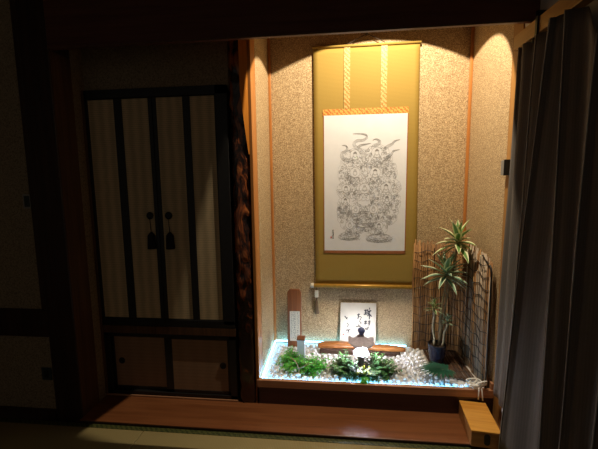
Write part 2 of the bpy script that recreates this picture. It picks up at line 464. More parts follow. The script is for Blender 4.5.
t = thing('lower_cupboard', (-0.52, 0.03, 0.06), 'low cupboard with two brown sliding doors under the tall black-framed cupboard', 'cupboard')
fr = MB()
fr.box(-0.878, -0.846, YD+0.002, 0.055, 0.06, 0.422).box(-0.162, -0.124, YD+0.002, 0.055, 0.06, 0.422)
fr.box(-0.878, -0.124, YD+0.002, 0.055, 0.402, 0.422).box(-0.878, -0.124, YD+0.002, 0.055, 0.061, 0.082)
fr.build('frame', M['black'], t, bevel=0.002)
for x0, x1, y, hx in ((-0.845, -0.49, 0.026, -0.795), (-0.53, -0.163, 0.014, -0.202)):
    d = MB(); w = 0.024
    d.box(x0, x0+(0.012 if hx < -0.5 else 0.042), y, y+0.01, 0.083, 0.401).box(x1-0.012, x1, y, y+0.01, 0.083, 0.401)
    d.box(x0, x1, y, y+0.01, 0.083, 0.10).box(x0, x1, y, y+0.01, 0.394, 0.401)
    o = d.build('sliding_door', M['black'], t, bevel=0.001)
    MB().box(x0+0.004, x1-0.004, y+0.003, y+0.008, 0.09, 0.399).build('panel', M['door_paper'], o)
    rg = MB(); rg.lathe((0, 0, 0), [(0.004, 0.001), (0.014, 0.001), (0.016, 0.004), (0.018, 0.002), (0.018, -0.002)], 20)
    rg.v = [Vector((hx+v.x, y+0.002-v.z, 0.25+v.y)) for v in rg.v]
    rg.build('finger_pull', M['blackmetal'], o, smooth=True)

# ------------------------------------------------------------------ hanging scroll
YS = D-0.014
t = thing('hanging_scroll', (0.595, YS, 0.58), 'long gold silk hanging scroll with an ink drawing of many haloed figures on white paper', 'scroll')
c = MB(); vs = []; fs = []; nx, nz = 20, 40
for j in range(nz+1):
    for i in range(nx+1):
        u, v = i/nx, j/nz
        xa = 0.278+(0.283-0.278)*(1-v); xb = 0.899+(0.914-0.899)*(1-v)
        vs.append((xa+(xb-xa)*u, YS+0.0012*math.sin(v*9+u*2), 0.585+(2.035-0.585)*v))
for j in range(nz):
    for i in range(nx):
        a = j*(nx+1)+i; fs.append((a, a+1, a+nx+2, a+nx+1))
c.add(vs, fs); c.build('silk_mount', M['gold_cloth'], t, smooth=True, solid=0.003)
YP = YS-0.0045
pq = MB().box(0.341, 0.838, YP, YP+0.0015, 0.808, 1.641)
paper = pq.build('paper', M['paper'], t)
MB().box(0.335, 0.844, YP+0.0003, YP+0.0018, 0.790, 0.808).box(0.838, 0.8435, YP+0.0003, YP+0.0018, 0.79, 1.641).box(0.3365, 0.341, YP+0.0003, YP+0.0018, 0.79, 1.641).build('paper_border', M['rust'], t)
MB().box(0.333, 0.842, YP, YP+0.0018, 1.641, 1.678).build('brocade_band', M['brocade'], t)
for x0, x1 in ((0.461, 0.497), (0.678, 0.714)):
    MB().box(x0, x1, YP-0.001, YP+0.001, 1.678, 2.03).build('hanging_strip', M['pale_brocade'], t)
MB().tube([(0.262, YS-0.008, 0.578), (0.925, YS-0.008, 0.578)], 0.0125, 16).build('bottom_rod', M['gold_rod'], t, smooth=True)
for xa, xb in ((0.250, 0.272), (0.915, 0.937)):
    k = MB(); k.tube([(xa, YS-0.008, 0.578), (xa+0.003, YS-0.008, 0.578), (xb-0.003, YS-0.008, 0.578), (xb, YS-0.008, 0.578)], [0.012, 0.0155, 0.0155, 0.012], 16)
    k.build('rod_end', M['ivory'], t, smooth=True)
MB().tube([(0.272, YS-0.004, 2.037), (0.905, YS-0.004, 2.037)], 0.008, 12).build('top_rod', M['gold_cloth'], t, smooth=True)
MB().tube([(0.48, YS-0.008, 2.045), (0.595, D-0.020, 2.10), (0.70, YS-0.008, 2.045)], 0.0022, 6).build('hanging_cord', M['cord'], t)

def PX(x, y, dy=0.0):     # sheet coordinates of the drawing (x right, y down) -> paper surface
    return (0.3475+(x-325)*0.00609, YP-0.0009-dy, 1.641-(y-114.8)*0.00613)
NRM = (0, -1, 0)
ink = MB(); LW = 0.0017
def stroke(pts, w=LW, smooth=True):
    pts = [Vector((a, b, 0)) for a, b in pts]
    if smooth and len(pts) > 2:
        out = []
        for i in range(len(pts)-1):
            p0 = pts[max(i-1, 0)]; p1 = pts[i]; p2 = pts[i+1]; p3 = pts[min(i+2, len(pts)-1)]
            for k in range(4):
                q = k/4
                out.append(0.5*((2*p1)+(p2-p0)*q+(2*p0-5*p1+4*p2-p3)*q*q+(3*p1-p0-3*p2+p3)*q**3))
        out.append(pts[-1]); pts = out
    ink.ribbon([PX(p.x, p.y) for p in pts], w, NRM)
def circ(cx, cy, r, a0=0, a1=2*PI, w=LW, ry=None, n=18):
    stroke([(cx+r*math.cos(a0+(a1-a0)*i/n), cy+(ry or r)*math.sin(a0+(a1-a0)*i/n)) for i in range(n+1)], w, False)
figs = [(355, 153.5, 5.0), (376.5, 151.5, 5.2), (355, 171, 5.1), (375, 171, 5.2), (346, 187, 4.3), (386, 186, 5.3),
        (364.7, 187, 5.4), (345.5, 199.5, 4.3), (387, 198, 4.8), (355.8, 208, 4.4), (373.8, 208, 4.5), (350, 224, 4.4), (379.5, 225, 4.2)]
dark = {0, 1, 3, 4, 5, 7, 8, 12}
for i, (x, y, r) in enumerate(figs):
    circ(x, y, r, w=LW*0.8); 
    circ(x, y+0.5, r*0.36, ry=r*0.44)
    circ(x, y-r*0.42, r*0.2, n=8)
    for q in (-1, 1):
        stroke([(x+q*r*0.2, y+r*0.9), (x+q*r*0.75, y+r*1.05), (x+q*r*1.0, y+r*1.6), (x+q*r*0.95, y+r*2.0)])
        stroke([(x+q*r*0.15, y+r*0.95), (x-q*r*0.25, y+r*1.5), (x-q*r*0.5, y+r*1.9)], LW*0.8)
        stroke([(x+q*r*0.55, y+r*1.2), (x+q*r*0.35, y+r*1.7), (x, y+r*1.75)], LW*0.8)
    for k in range(4):
        a = -1.2+0.8*k
        stroke([(x+a*r-0.6, y+r*2.0), (x+a*r, y+r*2.35), (x+a*r+r*0.7, y+r*2.05)], LW*0.8)
    if i in dark:
        stroke([(x-r*0.35, y-r*0.25), (x, y-r*0.5), (x+r*0.35, y-r*0.25)], LW*3.0)
        stroke([(x-r*0.42, y+r*0.3), (x-r*0.55, y+r*0.8)], LW*1.6); stroke([(x+r*0.42, y+r*0.3), (x+r*0.55, y+r*0.8)], LW*1.6)
circ(364.7, 197, 8.2, w=LW*0.8); circ(364.7, 197, 9.4, w=LW*0.5)
for q in (0, 1, 2, 3): stroke([(359.5+q*0.6, 210+q*1.7), (364.7, 210.8+q*1.7), (370-q*0.6, 210+q*1.7)], LW*1.2)
circ(350, 234.5, 9.5, ry=3.4); circ(380, 236.5, 11, ry=3.4); circ(380, 237.5, 13.5, 0.1, PI-0.1, ry=4.5); circ(349, 235.5, 11, 0.1, PI-0.1, ry=4.4)
for k in range(9):
    stroke([(340+k*2.3, 237.6), (341.2+k*2.3, 239.6), (342.4+k*2.3, 237.6)]); stroke([(368+k*2.7, 239.6), (369.3+k*2.7, 241.6), (370.7+k*2.7, 239.6)])
stroke([(353, 221.5), (358, 223), (372, 223), (377, 221)]); stroke([(356, 225), (365, 227), (374, 225)], LW*1.4)
def wisp(pts, wd):       # a cloud band: two tapering outlines and an inner line
    n_ = len(pts)
    for q in (-1, -0.35, 0.35, 1):
        out = []
        for i, (a, b) in enumerate(pts):
            ta = pts[min(i+1, n_-1)][0]-pts[max(i-1, 0)][0]; tb = pts[min(i+1, n_-1)][1]-pts[max(i-1, 0)][1]
            l_ = math.hypot(ta, tb) or 1
            k_ = wd*q*(i/(n_-1))**0.6
            out.append((335+(a-tb/l_*k_)*0.118, 125+(b+ta/l_*k_)*0.118))
        stroke(out, LW*(0.95 if abs(q) == 1 else 0.7))
wisp([(150, 68), (215, 70), (258, 80), (266, 103), (235, 122), (185, 127), (160, 150), (172, 176), (205, 200), (235, 235), (240, 290)], 15)
wisp([(300, 150), (250, 158), (215, 165), (190, 185)], 10)
wisp([(60, 160), (92, 166), (103, 190), (82, 214), (60, 225), (56, 250), (78, 278), (120, 290)], 14)
wisp([(315, 125), (345, 117), (376, 138), (365, 156), (325, 170)], 12)
wisp([(540, 125), (500, 136), (475, 160), (440, 178), (408, 205)], 13)
wisp([(540, 207), (490, 217), (474, 240), (440, 268), (405, 285)], 13)
poly = [(343, 157), (349, 149), (358, 148), (366, 150), (372, 145), (384, 146), (389, 153), (392, 162), (396, 168), (395, 178), (401, 186), (397, 192), (400, 199), (398, 208),
        (397, 214), (395, 221), (388, 224), (386, 232), (372, 233), (366, 230), (358, 233), (345, 229), (340, 222), (338, 214), (338, 205), (340, 196), (337, 188), (341, 181), (338, 172), (341, 163)]
def inside(x, y):
    r = False
    for i in range(len(poly)):
        (x1, y1), (x2, y2) = poly[i], poly[i-1]
        if (y1 > y) != (y2 > y) and x < (x2-x1)*(y-y1)/(y2-y1)+x1: r = not r
    return r
cnt = 0
while cnt < 900:
    x, y = rnd.uniform(336, 402), rnd.uniform(144, 234)
    if not inside(x, y) or any((x-a)**2+(y-b)**2 < (r*1.15)**2 for a, b, r in figs) or ((x-364.7)**2+(y-199)**2 < 40): continue
    r0 = rnd.uniform(0.7, 2.0); a0 = rnd.uniform(0, 2*PI); sg = rnd.choice((-1, 1))
    stroke([(x+r0*(1-k/9*0.7)*math.cos(a0+sg*k*0.6), y+r0*(1-k/9*0.7)*math.sin(a0+sg*k*0.6)) for k in range(9)], LW*rnd.uniform(0.6, 1.1), False)
    cnt += 1
for (ex, ey, ew, eh, en) in ((350, 235.5, 10.5, 4.2, 70), (380, 237.5, 13, 4.6, 95), (365, 222, 9, 6, 40)):
    for k in range(en):      # petals and folds of the two lotus thrones
        a0 = rnd.uniform(0, 2*PI); q = math.sqrt(rnd.random())
        x, y = ex+ew*q*math.cos(a0), ey+eh*q*math.sin(a0); r0 = rnd.uniform(0.6, 1.5)
        stroke([(x-r0, y-0.3*r0), (x-0.3*r0, y+0.5*r0), (x+r0, y-0.2*r0)], LW*rnd.uniform(0.6, 1.0), False)
for i in range(len(poly)):
    (x1, y1), (x2, y2) = poly[i-1], poly[i]
    mx, my = (x1+x2)/2, (y1+y2)/2
    stroke([(x1, y1), (mx+(mx-367)*0.05, my+(my-192)*0.03), (x2, y2)], LW*0.55)
o = ink.build('ink_drawing', M['ink_grey'], paper, fix=False); o['label'] = 'fine grey ink drawing of haloed seated figures in clouds'
sg = MB()
for k in range(9):
    y = 229+k*1.05
    sg.ribbon([PX(332.2+rnd.uniform(-.5, .5), y), PX(333.2+rnd.uniform(-.5, .6), y+0.5), PX(332.6, y+1.0)], 0.003, NRM)
sg.build('signature', M['ink'], paper, fix=False)
MB().box(PX(330.2, 0)[0], PX(331.5, 0)[0], YP-0.001, YP, PX(0, 238)[2], PX(0, 236)[2]).build('seal_stamp', M['seal'], paper)

# wall hook above the scroll
hk = MB().tube([(0.595, D, 2.098), (0.595, D-0.024, 2.098), (0.595, D-0.024, 2.11)], 0.003, 8).tube([(0.592, D-0.012, 2.18), (0.595, D-0.013, 2.1)], 0.003, 8)
tag(hk.build('scroll_hook', M['blackmetal'], origin=(0.595, D, 2.1)), 'small dark metal hook on the wall above the gold scroll', 'hook')
# scroll weights
for i, x in enumerate((0.288, 0.906)):
    zz = 0.54
    w = thing('scroll_weight', (x, YS-0.004, 0.45), ('white tasselled weight hanging from the left end of the scroll rod', 'white tasselled weight hanging from the right end of the scroll rod, by the reed screen')[i], 'scroll weight', 'scroll weights on the bottom rod')
    MB().tube([(x, YS-0.008, 0.566), (x, YS-0.006, 0.545)], 0.002, 6).build('loop_cord', M['tassel'], w)
    MB().box(x-0.012, x+0.012, YS-0.017, YS+0.005, 0.500, 0.545).build('weight', M['ivory'], w, bevel=0.004)
    MB().tube([(x, YS-0.006, 0.498), (x, YS-0.006, 0.482), (x, YS-0.006, 0.47), (x+0.002, YS-0.006, 0.39 if i == 0 else 0.42)], [0.003, 0.005, 0.010, 0.014], 10).build('tassel', M['tassel'], w, smooth=True)

# ------------------------------------------------------------------ alcove furnishings
# calligraphy card leaning on the back wall
t = thing('calligraphy_card', (0.555, 0.43, 0.2), 'white square card with brushed black writing leaning on the wall behind the lantern', 'card')
def CARD(u, v, off=0.0):    # u right, v down
    z = 0.468-0.262*v; y = 0.448-0.035*v-off
    return (0.443+0.226*u+(-0.004*v), y, z)
c = MB(); pts = [CARD(0, 0), CARD(1, 0.0), CARD(1, 1), CARD(0, 1)]
nb = Vector((0, 0.99, -0.13))*0.004
c.add(pts+[Vector(p)+nb for p in pts], [(0, 1, 2, 3), (7, 6, 5, 4), (0, 4, 5, 1), (1, 5, 6, 2), (2, 6, 7, 3), (3, 7, 4, 0)])
c.build('board', M['card'], t)
cols_w = [MB(), MB(), MB()]
def bs(pts, wd): cols_w[0 if pts[0][0] > 345 else 1 if pts[0][0] > 220 else 2].ribbon([CARD((a-65)/435, (b-75)/508, 0.0012) for a, b in pts], [wd*0.00050*(1.0 if k else 1.25) for k in range(len(pts))], (0, -1, 0.13))
for pts, wd in [([(355, 165), (396, 159)], 12), ([(360, 190), (396, 184)], 11), ([(375, 152), (371, 206)], 13), ([(350, 212), (407, 204)], 13), ([(396, 150), (406, 202)], 12),
    ([(418, 128), (421, 152)], 10), ([(405, 177), (442, 165)], 11), ([(428, 158), (412, 215), (394, 232)], 12), ([(412, 198), (447, 238)], 12), ([(421, 210), (418, 272)], 13),
    ([(357, 302), (391, 297)], 13), ([(376, 288), (367, 337)], 14), ([(357, 326), (393, 318)], 13), ([(404, 302), (434, 292)], 11), ([(419, 284), (417, 345), (404, 340)], 13), ([(404, 321), (433, 315)], 10),
    ([(368, 388), (396, 376)], 9), ([(408, 360), (399, 394), (374, 399)], 11),
    ([(270, 222), (304, 212)], 11), ([(291, 203), (279, 272)], 11), ([(284, 248), (312, 240), (322, 250), (302, 291)], 9), ([(298, 300), (323, 320), (310, 332)], 10), ([(254, 367), (311, 355), (319, 374)], 9), ([(288, 338), (301, 370)], 10), ([(300, 395), (330, 400), (305, 425)], 9),
    ([(118, 238), (150, 278)], 11), ([(152, 254), (138, 272)], 8), ([(148, 324), (167, 344), (150, 372)], 9), ([(138, 412), (192, 404)], 11), ([(172, 404), (160, 446), (168, 452)], 10), ([(178, 478), (174, 498)], 9)]:
    bs(pts, wd)
for w in cols_w: w.build('brush_writing', M['ink'], t, fix=False)
s_ = MB().ribbon([CARD((97-65)/435, (465-75)/508, 0.001), CARD((112-65)/435, (465-75)/508, 0.001)], 0.007, (0, -1, 0.13)); s_.build('seal_stamp', M['seal'], t, fix=False)

# memorial-style tablet
t = thing('wooden_tablet', (0.146, 0.43, BED), 'tall brown wooden tablet with a white written label at the back left of the alcove', 'tablet')
MB().prism([(0.098, BED), (0.190, BED), (0.192, 0.54), (0.178, 0.560), (0.116, 0.560), (0.101, 0.54)], 'Y', 0.415, 0.433).build('plank', M['tablet'], t, bevel=0.004)
lb = MB().box(0.116, 0.181, 0.4135, 0.4152, 0.215, 0.415).build('label_sheet', M['label'], t)
tx = MB()
for cx_ in (0.127, 0.142, 0.150, 0.169):
    z = 0.405
    while z > 0.23:
        for k in range(3):
            x0 = cx_+rnd.uniform(-.004, .004); z0 = z+rnd.uniform(-.004, .004)
            tx.ribbon([(x0-0.003*rnd.random(), 0.4128, z0), (x0+0.003*rnd.random(), 0.4128, z0+rnd.uniform(-.005, .003))], 0.0017, NRM)
        z -= rnd.uniform(0.010, 0.014)
o = tx.build('writing', M['ink'], lb, fix=False)
# small painted marker in front
t = thing('garden_marker', (0.205, 0.235, BED), 'short pale blue marker post with a brown top standing in the green plant', 'marker post')
MB().prism([(0.183, 0.215), (0.228, 0.215), (0.228, 0.260), (0.183, 0.260)], 'Z', BED, 0.314).build('post', M['bluepaint'], t, bevel=0.002)
MB().prism([(0.181, 0.213), (0.230, 0.213), (0.230, 0.262), (0.181, 0.262)], 'Z', 0.314, 0.325).build('cap', M['tablet'], t, bevel=0.002)

# flat slab of driftwood
vs = []; fs = []; n = 40
mb = MB(); top = []; 
for i in range(n+1):
    u = i/n; x = 0.30+0.53*u
    wv = 0.055*(math.sin(PI*min(1, 0.08+u*0.9))**0.4)*(0.8+0.25*math.sin(7*u+1))
    yc = 0.355+0.02*math.sin(4*u)-0.01*u
    zt = 0.234+0.003*math.sin(9*u)
    th = 0.032*(0.5+0.5*math.sin(PI*min(1, 0.1+u*0.85))**0.5)
    ring = []
    for k in range(10):
        a = 2*PI*k/10
        ring.append((x, yc+wv*math.cos(a)*0.8, zt-th*0.5+th*0.5*math.copysign(abs(math.sin(a))**0.6, math.sin(a))+0.003*noise.noise(Vector((x*30, k, 0)))))
    vs += ring
for i in range(n):
    for k in range(10): fs.append((i*10+k, i*10+(k+1) % 10, (i+1)*10+(k+1) % 10, (i+1)*10+k))
fs.append(tuple(range(10))); fs.append(tuple(n*10+k for k in range(10)))
mb.add(vs, fs)
t = thing('driftwood_slab', (0.56, 0.35, 0.2), 'long flat orange-brown piece of natural wood lying behind the lantern', 'driftwood')
mb.build('slab', M['drift'], t, smooth=True)
MB().prism([(0.31, 0.335), (0.80, 0.325), (0.81, 0.37), (0.32, 0.38)], 'Z', BED+0.002, 0.208).build('dark_underside', M['slab_base'], t, bevel=0.006)  # darker brown block under the slab

# lantern
lx, ly = 0.553, 0.165
t = thing('garden_lantern', (lx, ly, BED), 'miniature stone garden lantern shining white, with a blue finial, among the dark green leaves', 'lantern')
MB().lathe((lx, ly, BED), [(0.055, 0), (0.055, 0.016), (0.040, 0.030), (0.022, 0.040), (0.020, 0.086), (0.030, 0.094), (0.050, 0.100), (0.052, 0.106)], 6, PI/6).build('pedestal', M['stone'], t, bevel=0.002)
LB = BED+0.026
lb = MB()
for k in range(6):
    a = 2*PI*k/6+PI/6+PI/6*0
    x, y = lx+0.036*math.cos(a), ly+0.036*math.sin(a)
    lb.tube([(x, y, LB+0.080), (x, y, LB+0.142)], 0.0045, 6)
lb.lathe((lx, ly, LB+0.0805), [(0.040, 0), (0.040, 0.004)], 6, PI/6).lathe((lx, ly, LB+0.138), [(0.041, 0), (0.041, 0.005)], 6, PI/6)
lb.build('light_box', M['stone'], t)
MB().lathe((lx, ly, LB+0.086), [(0.010, 0), (0.022, 0.007), (0.026, 0.025), (0.022, 0.042), (0.010, 0.050)], 16).build('lamp', M['bulb'], t, smooth=True)
rf = MB(); vs = []; fs = []; n = 36
prof = [(0.006, 0.050), (0.013, 0.044), (0.024, 0.031), (0.040, 0.017), (0.060, 0.006), (0.077, 0.002)]
for r, z in prof+[(0.076, -0.004), (0.040, -0.001)]:
    for k in range(n):
        a = 2*PI*k/n
        cr = 0.5+0.5*math.cos(6*a+PI)
        rr = r*(0.90+0.13*cr); zz = z+(0.016*cr*(r/0.077)**3)-0.004*(r/0.077)
        vs.append((lx+rr*math.cos(a), ly+rr*math.sin(a), LB+0.142+zz))
m_ = len(prof)+2
for i in range(m_-1):
    for k in range(n): fs.append((i*n+k, i*n+(k+1) % n, (i+1)*n+(k+1) % n, (i+1)*n+k))
fs.append(tuple(range(n))); fs.append(tuple((m_-1)*n+k for k in range(n)))
rf.add(vs, fs); rf.build('roof', M['stone'], t, smooth=True)
MB().lathe((lx, ly, LB+0.188), [(0.010, 0), (0.014, 0.004), (0.012, 0.008), (0.018, 0.014), (0.021, 0.023), (0.018, 0.032), (0.010, 0.039), (0.002, 0.044)], 18).build('finial', M['blueglaze'], t, smooth=True)

# plants
def sprig(mb, base, d, L, nl, ll, lw, droop=0.5, tube=None):
    base = Vector(base); d = Vector(d).normalized(); p = base.copy(); dd = d.copy(); pts = [p.copy()]
    for i in range(nl):
        dd = (dd+Vector((rnd.uniform(-.18, .18), rnd.uniform(-.18, .18), -droop/nl+rnd.uniform(-.12, .12)))).normalized()
        p = p+dd*(L/nl); pts.append(p.copy())
        for q in (-1, 1):
            sd = dd.cross(Vector((0, 0, 1)))
            sd = sd.normalized() if sd.length > 1e-3 else Vector((1, 0, 0))
            ld = (sd*q*0.9+dd*0.6+Vector((rnd.uniform(-.3, .3), rnd.uniform(-.3, .3), rnd.uniform(-.1, .5)))).normalized()
            mb.leaf(p, ld, ll*rnd.uniform(0.7, 1.2), lw*rnd.uniform(0.8, 1.2), 0.5, 0.12, 3)
    if tube is not None: tube.tube(pts, 0.0012, 5)
t = thing('green_plant', (0.20, 0.15, BED), 'bright green leafy artificial plant around the pale blue marker at the left', 'plant')
f1 = MB(); st = MB()
for cx_, cy_, k_ in ((0.150, 0.215, 54), (0.165, 0.155, 30), (0.258, 0.130, 50), (0.292, 0.165, 40)):
    for k in range(k_):
        a = rnd.uniform(0, 2*PI); e = rnd.uniform(0.2, 1.2)
        sprig(f1, (cx_+rnd.uniform(-.015, .015), cy_+rnd.uniform(-.015, .015), BED+0.012), (math.cos(a)*math.cos(e), math.sin(a)*math.cos(e), math.sin(e)), rnd.uniform(0.045, 0.085), 7, 0.019, 0.0065, 0.7, st)
f1.build('foliage', M['fern'], t, smooth=True, fix=False)
st.build('stalks', M['stem'], t)
MB().tube([(0.155, 0.11, 0.265), (0.175, 0.095, 0.258), (0.195, 0.09, 0.238), (0.205, 0.085, 0.21), (0.208, 0.09, BED+0.004)], [0.002, 0.003, 0.0035, 0.004, 0.005], 7).tube([(0.206, 0.086, 0.212), (0.245, 0.08, 0.236), (0.285, 0.085, 0.252)], [0.003, 0.0025, 0.0015], 6).build('twig', M['twig'], t, smooth=True)

t = thing('leafy_bush', (0.56, 0.12, BED), 'dark green small-leaved artificial bush around the shining lantern', 'plant')
f2 = MB(); st = MB(); f3 = MB()
for cx_, cy_, k_ in ((0.48, 0.15, 74), (0.64, 0.16, 84), (0.56, 0.085, 46), (0.68, 0.13, 44), (0.455, 0.125, 36)):
    for k in range(k_):
        a = rnd.uniform(0, 2*PI); e = rnd.uniform(0.15, 1.25)
        if cy_ < 0.1: e = rnd.uniform(0.1, 1.15)
        L = rnd.uniform(0.05, 0.10)
        dx, dy = math.cos(a)*math.cos(e), math.sin(a)*math.cos(e)
        bx, by = cx_+rnd.uniform(-.02, .02), cy_+rnd.uniform(-.015, .015)
        if by+dy*L < 0.05: dy *= 0.3
        if math.hypot(bx+dx*L*0.8-lx, by+dy*L*0.8-ly) < 0.066: continue
        sprig(f2, (bx, by, BED+0.012), (dx, dy, math.sin(e)), L, 7, 0.016, 0.010, 0.6, st)
f2.build('foliage', M['boxleaf'], t, smooth=True, fix=False)
for k in range(12):
    a = rnd.uniform(0, 2*PI)
    sprig(f3, (0.565+rnd.uniform(-.012, .012), 0.06, 0.215), (math.cos(a)*0.6, -0.3+math.sin(a)*0.3, 0.5), 0.035, 3, 0.016, 0.009, 0.5)
o = f3.build('variegated_tuft', M['limeleaf'], t, smooth=True, fix=False); o['label'] = 'yellow-green tuft of leaves at the front'
f4 = MB()
for k in range(10):
    sprig(f4, (0.56+rnd.uniform(-.01, .01), 0.045+rnd.uniform(-.004, .004), 0.21), (rnd.uniform(-.3, .3), -0.5, -0.1), 0.035, 4, 0.013, 0.008, 0.6)
f4.build('trailing_shoot', M['fern'], t, smooth=True, fix=False)
st.build('stalks', M['stem'], t)

# palm leaf lying on the stones
t = thing('palm_leaf', (0.99, 0.09, 0.2), 'dark green artificial palm leaf lying on the stones before the plant pot', 'leaf')
pl = MB(); b0 = Vector((0.992, 0.080, 0.238))
for k in range(19):
    a = math.radians(72+k*13.2)
    L = 0.092+0.026*math.sin(PI*k/18)
    if k < 3 or k > 16: L *= 0.75
    d = Vector((math.cos(a), math.sin(a)*0.85, 0.20))
    if d.y < -0.25: L *= 0.85
    pl.leaf(b0+Vector((-0.03*math.sin(PI*k/18), 0, 0.004)), d, L, 0.019, 0.42, 0.2, 6)
pl.build('blade', M['palm'], t, smooth=True, fix=False)
MB().tube([b0+Vector((-0.03, 0, 0.003)), b0+Vector((0.02, 0.004, 0)), b0+Vector((0.05, 0.01, -0.012))], [0.003, 0.003, 0.0025], 7).build('stalk', M['stem'], t, smooth=True)

# reed mat under the pot
t = thing('reed_mat', (1.04, 0.25, BED), 'dark brown reed mat lying under the black plant pot', 'mat')
rm = MB()
for k in range(30):
    x = 0.955+k*0.0065
    f_ = k/29
    y0 = 0.145-0.085*f_+rnd.uniform(-.012, .012); y1 = 0.414+rnd.uniform(-.01, .006)
    r = rnd.uniform(0.0026, 0.0036); z = BED+0.012+rnd.uniform(0, 0.004)
    rm.tube([(x-0.02*(1-f_)*0, y0, z+rnd.uniform(-.001, .005)), (x+rnd.uniform(-.003, .003), (y0+y1)/2, z), (x+0.003, y1, z+0.001)], r, 6)
rm.build('reeds', M['reed_dark'], t, smooth=True)
tw = MB()
for y in (0.17, 0.25, 0.33, 0.40): tw.tube([(0.953, y, BED+0.0185), (1.147, y-0.008, BED+0.0185)], 0.0014, 6)
tw.build('binding_twine', M['wire'], t)

# reed screen bent around the back right corner
t = thing('reed_screen', (1.1, 0.4, BED), 'tall reed screen with black wire binding, bent around the right corner behind the plant', 'screen')
path = []
for i in range(30): path.append((0.893+0.195*i/30, 0.440+0.004*math.sin(i*0.7)))
for i in range(14):
    a = PI/2-(PI/2)*i/14; path.append((1.088+0.082*math.cos(a), 0.358+0.082*math.sin(a)))
for i in range(43): path.append((1.170+0.003*math.sin(i*0.5), 0.358-0.33*i/42))
rs = MB(); rp = MB()
NP = len(path)
def ztop(i):
    u = i/(NP-1)
    z = 0.862+0.014*math.sin(i*1.7)
    if u > 0.86:
        q = (u-0.86)/0.14; z = 0.862-0.055*(1-math.sqrt(max(0, 1-q*q)))
    return z
for i, (x, y) in enumerate(path):
    tgt = rp if (i > 46 and rnd.random() < 0.62) else rs
    r = rnd.uniform(0.0030, 0.0050)
    zt = ztop(i)+rnd.uniform(-.008, .010)
    if 40 <= i <= 43: zt += 0.065
    jx, jy = rnd.uniform(-.004, .004), rnd.uniform(-.003, .003)
    tgt.tube([(x, y, BED+0.002), (x+jx, y+jy, 0.4), (x-jx, y-jy, 0.62), (x+jx*0.6, y+jy, zt)], [r, r, r*0.95, r*0.8], 6)
for i in range(0, NP, 2):   # second layer
    x, y = path[i]; q = -0.007
    nx_, ny_ = (0, 1) if i < 30 else ((1, 0) if i > 43 else (0.7, 0.7))
    tgt = rp if (i > 46 and rnd.random() < 0.4) else rs
    tgt.tube([(x-0.008*nx_+0.003*ny_, y-0.008*ny_-0.003*nx_, BED+0.03), (x-0.008*nx_, y-0.008*ny_, ztop(i)-rnd.uniform(0.0, 0.12))], rnd.uniform(0.0022, 0.0034), 6)
rs.build('reeds', M['reed'], t, smooth=True)
o = rp.build('lit_reeds', M['reed_pale'], t, smooth=True); o['label'] = 'reeds on the right wing coloured paler to look lit'
wr = MB()
for z in [0.235+0.0575*k for k in range(11)]:
    if z > 0.82: continue
    pts = []
    for i, (x, y) in enumerate(path):
        nx_, ny_ = (0, 1) if i < 30 else ((1, 0) if i > 43 else (0.7, 0.7))
        pts.append((x-0.0125*nx_, y-0.0125*ny_, z+0.008*math.sin(i*0.35+z*20)))
    wr.tube(pts, 0.0017, 5)
for i in range(6, NP-2, 6):
    x, y = path[i]; nx_, ny_ = (0, 1) if i < 30 else ((1, 0) if i > 43 else (0.7, 0.7))
    wr.tube([(x-0.0125*nx_, y-0.0125*ny_, 0.2+0.0) , (x-0.0125*nx_+0.004*ny_, y-0.0125*ny_+0.006*nx_, 0.45), (x-0.0125*nx_, y-0.0125*ny_, ztop(i)-0.02)], 0.0013, 5)
wr.build('wire_net', M['wire'], t)
x, y = path[-1]
ed = [(x-0.006, y-0.006, BED+0.003), (x-0.006, y-0.006, 0.78)]
for k in range(8):
    a = PI/2*k/7; ed.append((x-0.006, y-0.006+0.045*(1-math.cos(a)), 0.78+0.045*math.sin(a)))
ed.append((x-0.006, y+0.10, 0.852))
MB().tube(ed, 0.0048, 8).build('edge_bar', M['wire'], t, smooth=True)

# potted dracaena
px_, py_ = 0.995, 0.262; PZ = BED+0.021
t = thing('potted_dracaena', (px_, py_, PZ), 'tall potted plant with striped strap leaves in a dark blue pot at the right', 'plant')
MB().lathe((px_, py_, PZ), [(0.034, 0), (0.038, 0.004), (0.046, 0.06), (0.049, 0.10), (0.051, 0.108), (0.046, 0.108), (0.044, 0.094)], 28).build('pot', M['pot'], t, smooth=True)
MB().lathe((px_, py_, PZ+0.09), [(0.0445, 0), (0.042, 0.006), (0.01, 0.009)], 20).build('soil', M['soil'], t, smooth=True)
stems = [((px_-0.020, py_-0.004), (0.967, 0.25, 0.520), 0.007), ((px_+0.004, py_), (1.028, 0.255, 0.705), 0.0065), ((px_+0.026, py_), (1.044, 0.25, 0.435), 0.0065), ((px_+0.012, py_+0.014), (1.086, 0.268, 0.885), 0.0055)]
for (bx, by), tp, r in stems:
    b_ = Vector((bx, by, PZ+0.09)); tp = Vector(tp)
    pts = [b_.lerp(tp, k/10)+Vector((0.004*math.sin(k*0.9), 0, 0)) for k in range(11)]
    pts[-1] = tp
    MB().tube(pts, [r*(1.12 if k % 2 else 0.95) for k in range(11)], 10).build('stem', M['stem'], t, smooth=True)
